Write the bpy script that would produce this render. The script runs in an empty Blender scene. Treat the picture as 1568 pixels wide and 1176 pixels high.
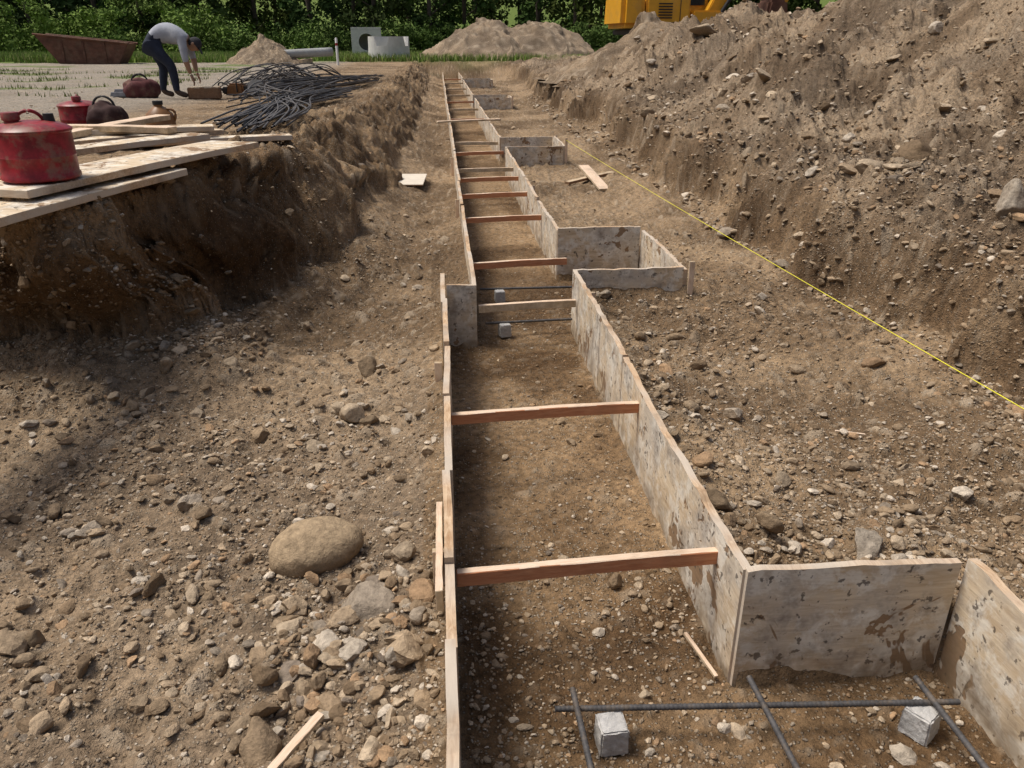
import bpy, bmesh, math, random, numpy as np
from mathutils import Vector, Matrix
random.seed(7); rng=np.random.default_rng(7)
sc=bpy.context.scene
sc.view_settings.view_transform='Standard'; sc.view_settings.look='None'; sc.view_settings.exposure=0

# ---------------------------------------------------------------- noise
TAB=np.random.default_rng(3).random((8,256,256)).astype(np.float32)
def vn(x,y,s=0):
    xi=np.floor(x); yi=np.floor(y); fx=x-xi; fy=y-yi
    xi=xi.astype(np.int64)&255; yi=yi.astype(np.int64)&255
    x1=(xi+1)&255; y1=(yi+1)&255; T=TAB[s%8]
    fx=fx*fx*fx*(fx*(fx*6-15)+10); fy=fy*fy*fy*(fy*(fy*6-15)+10)
    a=T[xi,yi]*(1-fx)+T[x1,yi]*fx; b=T[xi,y1]*(1-fx)+T[x1,y1]*fx
    return (a*(1-fy)+b*fy)*2-1
def fbm(x,y,o=4,s=0,ridge=False):
    r=0;a=1;t=0
    for i in range(o):
        q=vn(x+17.3*i,y+9.1*i,s+i)
        if ridge: q=1-2.4*np.abs(q)
        r=r+a*q; t+=a; a*=.5
        x,y=(x*.8-y*.6)*2.03,(x*.6+y*.8)*2.03
    return r/t*(1.0 if ridge else 1.5)
def sst(a,b,x):
    t=np.clip((x-a)/(b-a),0,1); return t*t*(3-2*t)
def pebbump(X,Y,cell,prob,s,lo=.15,hi=.48,flat=.6):
    x=X/cell; y=Y/cell; xi=np.floor(x); yi=np.floor(y)
    h=np.zeros_like(X); c=np.zeros_like(X)
    for dx in(-1,0,1):
        for dy in(-1,0,1):
            cx=(xi+dx); cy=(yi+dy); ix=cx.astype(np.int64)&255; iy=cy.astype(np.int64)&255
            r1=TAB[s%8,ix,iy]; r2=TAB[(s+1)%8,ix,iy]; r3=TAB[(s+2)%8,ix,iy]; r4=TAB[(s+3)%8,ix,iy]
            r=np.where(r3<prob,lo+(hi-lo)*r4*r4,1e-3)
            ang=r1*20; ux=x-(cx+r1); uy=y-(cy+r2)
            vx=ux*np.cos(ang)+uy*np.sin(ang); vy=(-ux*np.sin(ang)+uy*np.cos(ang))*1.4
            q=1-(vx*vx+vy*vy)/(r*r)
            hh=np.sqrt(np.clip(q,0,1))*r*cell*flat
            m=hh>h; c=np.where(m,r4*.5+r2*.5,c); h=np.maximum(h,hh)
    return h,c

# ---------------------------------------------------------------- terrain
RECTS=[(0.0,.79,-3,4.5),(.18,.86,4.5,38),(.7,1.42,-1,1.68),(.7,1.52,4.78,5.9),(.8,1.66,11,12.06),(.8,1.77,20.6,21.7),(.8,1.9,30,31.2)]
def sdf(X,Y):
    d=np.full_like(X,1e9)
    for x0,x1,y0,y1 in RECTS:
        qx=np.abs(X-(x0+x1)/2)-(x1-x0)/2; qy=np.abs(Y-(y0+y1)/2)-(y1-y0)/2
        e=np.hypot(np.maximum(qx,0),np.maximum(qy,0))+np.minimum(np.maximum(qx,qy),0)
        d=np.minimum(d,e)
    return d
def grade(X,Y):
    g=np.interp(Y,[-50,6,14,60,85,130,400],[1.02,1.02,.77,.75,1.0,9,12])
    return g+.03*fbm(X*.35,Y*.35,3,2)
def HM(X,Y):
    d=sdf(X,Y)
    n=fbm(X*1.3,Y*1.3,4,0); n2=fbm(X*.45+5,Y*.45,3,4)
    G=grade(X,Y)
    lv=np.interp(Y,[0,5,10,40],[.29,.27,.15,.12])
    out=.12+(lv-.12)*np.exp(-np.maximum(d,0)/.25)+.05*n*sst(0,.3,d)+.05*n2*sst(.1,.6,d)
    ins=sst(.008,.02,d)
    base=out*ins+(.012*n)*(1-ins)
    xf=np.interp(Y,[4,6,9,16,37],[-1.45,-.82,-.64,-.5,-.45])
    a=Y-3.98+.22*vn(X*2.2,Y*.5,5); b=xf-X
    k=.25; h=np.clip(.5+.5*(b-a)/k,0,1); s=b*(1-h)+a*h-k*h*(1-h)
    s=s+.13*fbm(X*1.1+3,Y*1.1,4,1)+.11*fbm(X*2.4,Y*2.4,3,6,True)
    s=np.maximum(s,-5.5-X+.3*n)
    w=np.interp(Y,[4,5,7,12],[.24,.34,.5,.62])
    P=.20*sst(-.55,.05,s)+.80*np.clip(s/w,0,1)**.8
    zL=base+(G-base)*P
    xr=np.interp(Y,[0,3.3,8,14,37],[2.5,2.5,2.5,2.85,3.2])
    r=X-xr+.22*fbm(X*.7,Y*.7,3,6)+.20*fbm(X*1.6,Y*1.6,4,2,True)
    f=np.interp(Y,[-5,17,23,31],[1,1,.65,0])
    low=np.interp(r,[-.6,0,.22,.6,3,9],[0,.12,.60,.76,.84,.75])
    pile=np.interp(r,[.5,1.2,3.9,5,9,16],[0,.25,1.45,1.65,1.6,0])
    lump=fbm(X*.55+9,Y*.55,4,3); rl=fbm(X*1.0+2,Y*1.0+4,4,1,True)
    rm=sst(.3,1.5,r)
    zR=base*(1-sst(0,.6,r))+low+f*pile*(1+.2*lump)+rm*(.12+.2*f)*lump+(.03+.14*rm)*sst(-.2,.5,r)*rl
    z=np.where(X<.4,zL,zR)
    e=sst(37.3,39.5,Y)
    far=np.maximum(G,np.where(X<.4,G,zR))
    z=z*(1-e)+far*e
    e2=sst(60,80,Y); z=z*(1-e2)+G*e2
    return z,d,s,r
def HF(X,Y):
    z,d,s,r=HM(X,Y)
    inside=1-sst(-.02,.02,d)
    top=sst(.6,1.2,s)*(X<.4)
    wall=sst(-.1,.1,s)*(1-top)*(X<.4)
    pile=sst(-.1,.6,r)
    amp=1-.62*inside-.6*top+1.4*wall+1.6*pile
    amp=amp*(1-sst(38,60,Y))+.4*sst(38,60,Y)
    z=z+amp*(.016*fbm(X*4,Y*4,4,2)+.018*fbm(X*7,Y*7,3,5,True)+.011*fbm(X*19,Y*19,3,4))
    z=z+.055*pile*fbm(X*3.1,Y*3.1,3,7,True)
    h1,c1=pebbump(X,Y,.10,.5,1); h2,c2=pebbump(X+3.3,Y+1.7,.045,.6,3)
    h3,c3=pebbump(X+1.1,Y+7.7,.33,.45,5,flat=.6)
    h1=h1*(1-.6*inside)*(1+.9*pile)*(1-.4*top); h3=h3*(.2+.8*np.maximum(pile,wall))*(1-inside)*(1-top)
    z=z+h1+h2*.8+h3*.9
    st=np.clip(np.maximum(h1/.012,h2/.006),0,1); cc=np.where(h1>h2,c1,c2)
    return z,d,s,r,st,cc,inside,top,wall,pile
def undercut(X,Y,z):
    """how far the bank face leans out over its foot (towards -Y)"""
    front=sst(-1.0,-1.35,X)*sst(3.8,3.95,Y)*sst(6.0,4.4,Y)
    rough=.07*fbm(X*4,z*5,3,2)+.06*fbm(X*7,z*8,3,5,True)
    bell=sst(.12,.35,z)*sst(1.02,.85,z)
    return front*(.48*sst(.40,.88,z)+rough*bell)
def hz(x,y):
    return float(HF(np.array([float(x)]),np.array([float(y)]))[0][0])
def axis(core,lo,hi,g):
    a=list(core); st=a[-1]-a[-2]
    while a[-1]<hi: st*=g; a.append(a[-1]+st)
    b=[a[0]]; st=a[1]-a[0]
    while b[-1]>lo: st*=g; b.append(b[-1]-st)
    return np.array(b[:0:-1]+a)
xs=axis(np.arange(-2.5,6.4,.0135),-300,300,1.024)
yc=[.55]
while yc[-1]<40: yc.append(yc[-1]+(.0075 if 3.75<yc[-1]<4.65 else max(.0130,.0056*yc[-1])))
ys=axis(yc,-40,600,1.04)
def raw_mesh(name,co,idx,k,smooth=True):
    me=bpy.data.meshes.new(name); n=len(idx)//k
    me.vertices.add(len(co)); me.vertices.foreach_set('co',np.ascontiguousarray(co,dtype=np.float32).ravel())
    me.loops.add(len(idx)); me.loops.foreach_set('vertex_index',np.ascontiguousarray(idx,dtype=np.int32).ravel())
    me.polygons.add(n); me.polygons.foreach_set('loop_start',np.arange(0,n*k,k,dtype=np.int32))
    me.polygons.foreach_set('loop_total',np.full(n,k,dtype=np.int32))
    me.polygons.foreach_set('use_smooth',np.full(n,smooth))
    me.update(calc_edges=True); return me
def grid_mesh(name,XX,YY,ZZ):
    ny,nx=XX.shape
    co=np.stack([XX,YY,ZZ],-1).reshape(-1,3).astype(np.float32)
    i=np.arange(ny-1)[:,None]*nx+np.arange(nx-1)[None,:]
    return raw_mesh(name,co,np.stack([i,i+1,i+nx+1,i+nx],-1).reshape(-1),4)
def setcol(me,name,arr):
    a=me.color_attributes.new(name,'FLOAT_COLOR','POINT'); a.data.foreach_set('color',np.ascontiguousarray(arr,dtype=np.float32).ravel())
def addobj(name,me,mats=(),parent=None):
    o=bpy.data.objects.new(name,me); sc.collection.objects.link(o)
    for m in mats: me.materials.append(m)
    if parent: o.parent=parent
    return o
def empty(name,loc=(0,0,0),rz=0):
    o=bpy.data.objects.new(name,None); sc.collection.objects.link(o); o.location=loc; o.rotation_euler=(0,0,rz); o.empty_display_size=.1; return o

# ---------------------------------------------------------------- materials
def mat(name,rough=.85,spec=.3):
    m=bpy.data.materials.new(name); m.use_nodes=True; nt=m.node_tree; b=nt.nodes['Principled BSDF']
    b.inputs['Roughness'].default_value=rough; b.inputs['Specular IOR Level'].default_value=spec
    return m,nt,b
class N:
    def __init__(s,nt): s.nt=nt
    def new(s,t,**k):
        n=s.nt.nodes.new(t)
        for a,v in k.items(): setattr(n,a,v)
        return n
    def L(s,a,b): s.nt.links.new(a,b)
    def coord(s,kind='Object',scale=(1,1,1)):
        t=s.new('ShaderNodeTexCoord'); m=s.new('ShaderNodeMapping'); m.inputs['Scale'].default_value=scale
        s.L(t.outputs[kind],m.inputs['Vector']); return m.outputs[0]
    def noise(s,vec,scale,detail=4,rough=.55,dist=0):
        n=s.new('ShaderNodeTexNoise'); n.inputs['Scale'].default_value=scale; n.inputs['Detail'].default_value=min(detail,4)
        n.inputs['Roughness'].default_value=rough; n.inputs['Distortion'].default_value=dist
        if vec is not None: s.L(vec,n.inputs['Vector'])
        return n.outputs['Fac']
    def ramp(s,fac,stops):
        r=s.new('ShaderNodeValToRGB'); e=r.color_ramp.elements
        while len(e)<len(stops): e.new(.5)
        for i,(p,c) in enumerate(stops):
            e[i].position=p; e[i].color=(c,c,c,1) if not isinstance(c,tuple) else (*c,1)
        s.L(fac,r.inputs[0]); return r.outputs[0]
    def mix(s,fac,a,b,mode='MIX'):
        m=s.new('ShaderNodeMix'); m.data_type='RGBA'; m.blend_type=mode
        for sock,v in((m.inputs[0],fac),(m.inputs[6],a),(m.inputs[7],b)):
            if hasattr(v,'links'): s.L(v,sock)
            elif isinstance(v,tuple): sock.default_value=(*v,1) if len(v)==3 else v
            else: sock.default_value=v
        return m.outputs[2]
    def math(s,op,a,b=0):
        m=s.new('ShaderNodeMath'); m.operation=op
        for sock,v in((m.inputs[0],a),(m.inputs[1],b)):
            if hasattr(v,'links'): s.L(v,sock)
            else: sock.default_value=v
        return m.outputs[0]
    def bump(s,h,bsdf,strength=.5,dist=.01):
        b=s.new('ShaderNodeBump'); b.inputs['Strength'].default_value=strength; b.inputs['Distance'].default_value=dist
        s.L(h,b.inputs['Height']); s.L(b.outputs[0],bsdf.inputs['Normal'])

def soil_mat():
    m,nt,b=mat('soil',.95,.12); n=N(nt); v=n.coord()
    at=n.new('ShaderNodeAttribute',attribute_name='mask'); sp=n.new('ShaderNodeSeparateColor'); n.L(at.outputs['Color'],sp.inputs[0])
    at2=n.new('ShaderNodeAttribute',attribute_name='tone'); sp2=n.new('ShaderNodeSeparateColor'); n.L(at2.outputs['Color'],sp2.inputs[0])
    big=n.ramp(sp2.outputs[2],[(.3,0),(.7,1)])
    col=n.mix(big,(.155,.107,.064),(.30,.215,.132))
    col=n.mix(sp2.outputs[1],col,n.mix(big,(.175,.109,.055),(.33,.224,.125)))
    col=n.mix(sp2.outputs[0],col,(.30,.262,.212))
    f=n.noise(v,26,4,.75); col=n.mix(1,col,n.ramp(f,[(.3,.42),(.5,1.0),(.7,1.5)]),'MULTIPLY')
    vo=n.new('ShaderNodeTexVoronoi'); vo.inputs['Scale'].default_value=95; n.L(v,vo.inputs['Vector'])
    vs=n.new('ShaderNodeSeparateColor'); n.L(vo.outputs['Color'],vs.inputs[0])
    grit=n.math('MULTIPLY',n.ramp(vs.outputs[0],[(.66,0),(.72,1)]),n.ramp(vo.outputs['Distance'],[(.25,1),(.5,0)]))
    col=n.mix(n.math('MULTIPLY',grit,.8),col,n.mix(vs.outputs[1],(.20,.155,.11),(.58,.50,.39)))
    stc=n.mix(at.outputs['Alpha'],(.17,.125,.08),(.50,.41,.30))
    col=n.mix(n.math('MULTIPLY',sp.outputs[0],.55),col,stc)
    col=n.mix(sp.outputs[2],col,n.mix(1,col,(.38,.33,.29),'MULTIPLY'))
    g=n.mix(f,(.07,.11,.02),(.16,.21,.055))
    col=n.mix(sp.outputs[1],col,g)
    n.L(col,b.inputs['Base Color'])
    h=n.math('ADD',n.noise(v,70,3,.7),n.math('MULTIPLY',grit,.5)); n.bump(h,b,.9,.016)
    return m
SOIL=soil_mat()
def stone_mat(name='stone'):
    m,nt,b=mat(name,.9,.15); n=N(nt); v=n.coord()
    at=n.new('ShaderNodeAttribute',attribute_name='tint')
    f=n.noise(v,38,4,.7); col=n.mix(1,at.outputs['Color'],n.ramp(f,[(.3,.55),(.52,1.0),(.72,1.35)]),'MULTIPLY')
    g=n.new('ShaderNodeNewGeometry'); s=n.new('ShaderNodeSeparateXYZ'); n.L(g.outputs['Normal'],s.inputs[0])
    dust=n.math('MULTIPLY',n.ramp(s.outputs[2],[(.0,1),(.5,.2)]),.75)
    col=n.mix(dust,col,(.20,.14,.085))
    n.L(col,b.inputs['Base Color']); n.bump(f,b,.8,.012); return m
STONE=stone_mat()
def wood_mat(name,c1,c2,axis=(1,1,1),dirt=.3,scale=1,grey=None):
    m,nt,b=mat(name,.8,.25); n=N(nt); v=n.coord('Object',axis)
    g=n.noise(v,9*scale,4,.65,1.5); col=n.mix(n.ramp(g,[(.3,0),(.7,1)]),c1,c2)
    v2=n.coord(); d=n.noise(v2,6,4,.6); col=n.mix(n.math('MULTIPLY',n.ramp(d,[(.5,0),(.68,1)]),dirt),col,(.15,.105,.065))
    if grey: col=n.mix(n.ramp(n.noise(v2,2.7,3),[(.4,0),(.6,.8)]),col,grey)
    n.L(col,b.inputs['Base Color']); n.bump(g,b,.4,.003); return m
def ply_mat(name='weathered_plywood',warm=0,vert=True):
    m,nt,b=mat(name,.85,.2); n=N(nt); v=n.coord(); vg=n.coord('Object',(1,1,7) if vert else (7,1,1))
    g=n.noise(vg,7,4,.65,.6); col=n.mix(n.ramp(g,[(.3,0),(.7,1)]),(.46,.34,.215),(.72,.60,.43))
    col=n.mix(n.ramp(n.noise(v,3.5,4,.6),[(.42,0),(.62,.75-warm)]),col,n.mix(n.noise(v,30,3),(.38,.35,.31),(.64,.60,.53)))
    col=n.mix(n.ramp(n.noise(v,11,4,.7,.3),[(.48,0),(.60,.7)]),col,(.76,.72,.63))
    edge=n.noise(v,3.4,4,.75,.5)
    col=n.mix(n.ramp(edge,[(.585,0),(.60,.9)]),col,n.mix(g,(.13,.072,.033),(.34,.21,.11)))
    col=n.mix(n.ramp(n.noise(v,7,4,.8),[(.52,0),(.72,.65)]),col,(.15,.11,.08))
    col=n.mix(n.ramp(n.noise(v,30,3,.6),[(.62,0),(.67,.8)]),col,(.07,.055,.045))
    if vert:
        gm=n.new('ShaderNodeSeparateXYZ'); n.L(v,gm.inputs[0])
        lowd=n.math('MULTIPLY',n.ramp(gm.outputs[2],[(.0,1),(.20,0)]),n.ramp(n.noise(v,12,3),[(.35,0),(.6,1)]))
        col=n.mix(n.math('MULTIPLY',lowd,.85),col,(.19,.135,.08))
    n.L(col,b.inputs['Base Color']); n.bump(n.math('SUBTRACT',g,n.ramp(edge,[(.585,0),(.60,1)])),b,.5,.004); return m
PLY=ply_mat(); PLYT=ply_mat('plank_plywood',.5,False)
EDGE=wood_mat('plywood_edge',(.36,.21,.11),(.66,.50,.33),(6,.7,6),.6,1.3,(.54,.48,.40))
REDW=wood_mat('fir_strip',(.44,.165,.075),(.60,.29,.15),(1,8,8),.2)
REDT=wood_mat('fir_strip_top',(.60,.42,.28),(.76,.62,.48),(1,8,8),.3)
TAN=wood_mat('lumber',(.42,.31,.19),(.62,.50,.35),(3,3,3),.5)
DKW=wood_mat('brown_lumber',(.20,.10,.05),(.34,.20,.11),(3,3,3),.5)
def simple(name,c,rough=.6,var=.25,sc_=12,metal=0,dirt=0,bump=0):
    m,nt,b=mat(name,rough,.4); n=N(nt); v=n.coord(); b.inputs['Metallic'].default_value=metal
    c0=tuple(x*(1-var) for x in c); c1=tuple(min(1,x*(1+var)) for x in c)
    col=n.mix(n.ramp(n.noise(v,sc_,4,.65),[(.3,0),(.7,1)]),c0,c1)
    if dirt: col=n.mix(n.math('MULTIPLY',n.ramp(n.noise(v,sc_*.6,4,.75),[(.5,0),(.62,1)]),dirt),col,(.2,.15,.1))
    n.L(col,b.inputs['Base Color'])
    if bump: n.bump(n.noise(v,sc_*4,4,.7),b,bump,.005)
    return m
REBAR=simple('rebar_steel',(.075,.072,.072),.65,.4,30,.2,.35)
CONC=simple('concrete',(.44,.43,.41),.9,.25,25,0,.25,.8)
CONCW=simple('precast_concrete',(.60,.59,.56),.9,.1,2,0,.15)
REDP=simple('red_paint',(.23,.012,.018),.4,.55,14,0,.55)
BLK=simple('black_rubber',(.02,.02,.02),.6)
YEL=simple('yellow_paint',(.66,.33,.02),.4,.1,3,0,.2)
RUST=simple('rusty_steel',(.12,.055,.035),.85,.4,3,0,.3)
DGL=simple('dark_glass',(.02,.025,.03),.1)
JUG=simple('brown_plastic',(.22,.10,.03),.45,.3,10,0,.3)
GREYP=simple('grey_plastic',(.33,.34,.33),.6,.1,4,0,.2)

# ---------------------------------------------------------------- ground sheet
XX,YY=np.meshgrid(xs,ys)
z,d,s,r,st,cc,ins,top,wall,pile=HF(XX,YY)
grass=sst(38.5,41,YY+1.5*fbm(XX*.3,YY*.3,3,1))
gp=sst(.15,.45,fbm(XX*.5+4,YY*.8,4,3))*sst(15,18,YY)*sst(-6,-7.5,XX)*.75
grass=np.clip(grass+gp,0,1)
big=.5+.5*fbm(XX*1.1,YY*1.1,5,1)
damp_shade=np.clip(.95*wall*sst(1.2,.6,z)*sst(6.2,4.8,YY)+.35*wall*sst(-.3,.5,fbm(XX*1.5,YY*1.5,3,2)),0,1)  # damp soil plus painted shade under the left bank's overhang
damp_shade=np.maximum(damp_shade,ins*(.1+.6*sst(.0,.5,fbm(XX*2.2,YY*2.2,3,5))))
damp_shade=np.maximum(damp_shade,ins*sst(.22,.05,XX)*.25)  # soft shadow of the left form, painted along the trench floor
damp_shade=np.maximum(damp_shade,np.where(XX<-.1,.18,.5)*sst(.1,.6,fbm(XX*.7+2,YY*.7,4,7)))
damp_shade=np.maximum(damp_shade,.95*sst(1.1,.0,np.hypot(XX-3.2,(YY-3.7)))*sst(.1,.4,z))  # darkness of a cavity in the right bank, painted as a round patch
bandR=sst(-.25,.05,r)*sst(.75,.3,r)
damp_shade=np.maximum(damp_shade,bandR*.75*sst(-.3,.4,fbm(XX*2.1+7,YY*2.1,3,4)))  # damp and painted shade along the steep right wall
damp_shade=np.maximum(damp_shade,pile*.7*sst(.1,-.4,fbm(XX*1.6,YY*1.6,4,3,True)))
damp_shade=np.maximum(damp_shade,pile*.55*sst(0,.5,fbm(XX*.5,YY*.5+8,3,4)))
damp_shade=damp_shade*(1-sst(40,50,YY))
grav=np.clip(top*sst(-3.2,-5,XX)*1.0*sst(8,12,YY)+.2*(XX<-.1)*(1-wall)*(1-top)*sst(5,2.5,YY)+.3*pile,0,1)
orng=np.clip(sst(-.1,.1,r)*.2*(XX>.4)+.35*wall+.6*ins+.25,0,1)
jx=.05*wall*fbm(YY*2.5,z*5,2,1)*sst(4.4,5.2,YY)
me=grid_mesh('ground',XX+jx,YY-undercut(XX,YY,z),z)
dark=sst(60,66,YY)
mask=np.stack([st*(1-.3*ins),grass,np.maximum(damp_shade,dark),cc],-1)
setcol(me,'mask',mask.reshape(-1,4))
setcol(me,'tone',np.stack([grav,orng,big,orng*0+1],-1).reshape(-1,4))
addobj('ground',me,[SOIL])

# ---------------------------------------------------------------- stones
def ico(sub):
    bm=bmesh.new(); bmesh.ops.create_icosphere(bm,subdivisions=sub,radius=1)
    v=np.array([x.co[:] for x in bm.verts]); f=np.array([[q.index for q in p.verts] for p in bm.faces]); bm.free(); return v,f
def rock_variant(sub,k,cut=5,smooth=.12):
    v,f=ico(sub); r=np.random.default_rng(k); v=v.copy()
    for _ in range(cut):
        nrm=r.normal(size=3); nrm/=np.linalg.norm(nrm); dd=r.uniform(.5,.88)
        t=v@nrm; v-=np.where(t>dd,t-dd,0)[:,None]*nrm*.95
    v*=1+smooth*fbm(v[:,0]*1.5+k*3,v[:,1]*1.5+v[:,2]*1.2,3,k)[:,None]
    return v,f
def rotmats(n,r):
    q=r.normal(size=(n,4)); q/=np.linalg.norm(q,axis=1)[:,None]; w,x,y,z_=q.T
    return np.stack([1-2*(y*y+z_*z_),2*(x*y-z_*w),2*(x*z_+y*w),2*(x*y+z_*w),1-2*(x*x+z_*z_),2*(y*z_-x*w),2*(x*z_-y*w),2*(y*z_+x*w),1-2*(x*x+y*y)],-1).reshape(n,3,3)
def stones(name,P,S,sub,nv=10,cut=6,smoothsh=False,seed=1,flat=.7,sink=.25,roundn=.12,bright=1.0):
    r=np.random.default_rng(seed); n=len(S); cos=[];ids=[];cols=[];off=0
    var=r.integers(0,nv,n); R=rotmats(n,r)
    an=np.stack([r.uniform(.75,1.3,n),r.uniform(.6,1,n),r.uniform(.4,.85,n)],-1)
    pal=np.array([(.46,.365,.255),(.37,.28,.185),(.28,.205,.13),(.56,.485,.385),(.34,.285,.22),(.22,.155,.095),(.38,.25,.145),(.20,.165,.13)])
    ci=pal[r.choice(len(pal),n,p=[.2,.2,.2,.12,.07,.12,.07,.02])]*r.uniform(.7,1.2,n)[:,None]*bright
    for k in range(nv):
        m=np.where(var==k)[0]
        if not len(m): continue
        v,f=rock_variant(sub,k+seed*31,cut,roundn)
        w=v[None]*an[m][:,None,:]*(S[m]/2)[:,None,None]
        w=np.einsum('nij,nkj->nki',R[m],w); w[...,2]*=flat
        w=w+P[m][:,None,:]; w[...,2]+=((S[m]/2)*flat*(.75-sink*2))[:,None]
        cos.append(w.reshape(-1,3))
        ff=f[None]+(off+np.arange(len(m))*len(v))[:,None,None]; ids.append(ff.reshape(-1)); off+=len(m)*len(v)
        cols.append(np.repeat(np.c_[ci[m],np.ones(len(m))],len(v),0))
    me=raw_mesh(name,np.concatenate(cos),np.concatenate(ids),3,smoothsh); setcol(me,'tint',np.concatenate(cols))
    return addobj(name,me,[STONE])
def accept(r,X,Y,S,inner=.35,n=None,extra=0):
    zz,d,s,rr,*_=HF(X,Y)
    dens=.25+.75*sst(-.2,.5,fbm(X*1.4+8,Y*1.4,3,2))
    dens=np.where(d<0,dens*inner,dens)
    top=sst(.5,1.0,s)*(X<.4); dens=dens*(1-.6*top)
    rocky=np.exp(-((X+.25)/.3)**2-((Y-1.55)/.55)**2)+.7*np.exp(-((X-1.3)/.7)**2-((Y-2.0)/.35)**2)
    dens=np.clip(dens+rocky*.9+.3*sst(0,.5,rr)+extra,0,1)
    ok=(r.random(len(X))<dens)&((d>.035+S*.5)|(d<-.01-S*.6))
    i=np.where(ok)[0][:n]
    return np.stack([X[i],Y[i]-undercut(X[i],Y[i],zz[i]),zz[i]],-1),S[i]
def scatter(n,smin,smax,power,seed,ymax=34,inner=.35):
    r=np.random.default_rng(seed)
    u=r.random(n*3); Y=.7*(ymax/.7)**u; Y=np.where(r.random(n*3)<.38,r.uniform(.7,7,n*3),Y)
    X=np.clip(r.uniform(-.72,.95,n*3)*(Y+1.2),-14,9)
    S=smin*(smax/smin)**(r.random(n*3)**power)
    return accept(r,X,Y,S,inner,n)
def cluster(n,cx,cy,sx,sy,smin,smax,seed,power=1.6):
    r=np.random.default_rng(seed); X=r.normal(cx,sx,n*3); Y=r.normal(cy,sy,n*3); S=smin*(smax/smin)**(r.random(n*3)**power)
    return accept(r,X,Y,S,0,n,1)
def boxs(n,x0,x1,y0,y1,smin,smax,seed,power=1.6):
    r=np.random.default_rng(seed); X=r.uniform(x0,x1,n); Y=r.uniform(y0,y1,n); S=smin*(smax/smin)**(r.random(n)**power)
    return accept(r,X,Y,S,0,n,1)
def join(*a): return np.concatenate([q[0] for q in a]),np.concatenate([q[1] for q in a])
def pilescatter(n,smin,smax,power,seed):
    r=np.random.default_rng(seed); Y=2*(24/2)**r.random(n*2); X=2.4+r.random(n*2)**1.2*(1.0+.45*Y); S=smin*(smax/smin)**(r.random(n*2)**power)*(.7+.06*Y)
    return accept(r,X,Y,S,0,n,.2)
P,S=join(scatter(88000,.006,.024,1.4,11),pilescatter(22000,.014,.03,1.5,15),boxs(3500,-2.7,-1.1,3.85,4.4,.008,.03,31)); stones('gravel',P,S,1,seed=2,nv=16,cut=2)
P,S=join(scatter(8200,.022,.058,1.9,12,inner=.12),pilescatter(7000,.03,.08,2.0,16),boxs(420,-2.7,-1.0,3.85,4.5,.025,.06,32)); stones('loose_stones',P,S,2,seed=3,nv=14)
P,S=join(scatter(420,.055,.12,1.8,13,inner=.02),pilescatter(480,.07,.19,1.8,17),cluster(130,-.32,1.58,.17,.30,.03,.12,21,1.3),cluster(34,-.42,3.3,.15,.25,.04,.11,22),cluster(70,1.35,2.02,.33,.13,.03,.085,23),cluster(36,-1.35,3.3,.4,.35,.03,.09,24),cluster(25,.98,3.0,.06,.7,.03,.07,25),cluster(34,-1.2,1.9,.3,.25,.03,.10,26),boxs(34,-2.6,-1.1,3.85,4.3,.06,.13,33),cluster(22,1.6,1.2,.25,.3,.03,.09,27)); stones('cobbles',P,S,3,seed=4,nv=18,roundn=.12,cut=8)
FS=[(-.27,1.87,.16),(-.17,1.87,.084),(-.11,1.83,.08),(-.49,1.43,.15),(-.43,3.26,.16),(-.37,3.2,.10),(-.52,3.35,.09),(-.41,3.77,.12),(-1.39,3.70,.14),(-1.46,3.41,.084),(-1.22,4.2,.10),(-1.05,5.49,.08),(3.9,6.31,.40),(1.36,2.05,.14),(1.48,2.07,.07),(1.06,2.14,.12),(.93,2.3,.12),(1.65,2.3,.07),(1.25,2.5,.08),(.555,3.19,.055),(.995,4.69,.09),(-1.6,2.56,.07),(-1.22,1.89,.085),(-1.33,1.95,.06),(-.5,6.6,.09),(-.37,1.6,.08),(-.9,2.5,.08),(-1.03,1.76,.075),(5.4,17,.6),(3.2,4.2,.25),(2.9,7.5,.2),(3.6,9.0,.3),(2.2,3.6,.09),(1.9,4.4,.10),(-.33,2.0,.10)]
FS=np.array(FS); P=np.array([[x,y,hz(x,y)] for x,y,q in FS]); stones('field_stones',P,FS[:,2],4,seed=9,nv=20,cut=11,smoothsh=True,flat=.85,sink=.18,roundn=.14,bright=.85)
v,f=ico(5); v=v*np.array([.155,.115,.085])*(1+.05*fbm(v[:,0]*1.2,v[:,1]*1.2+v[:,2],3,2))[:,None]
me=raw_mesh('boulder',v,f.reshape(-1),3); setcol(me,'tint',np.tile([.36,.27,.17,1],(len(v),1)))
o=addobj('boulder',me,[STONE]); o.location=(-.46,2.20,hz(-.46,2.25)+.03); o.rotation_euler=(.1,-.12,.15)

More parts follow.
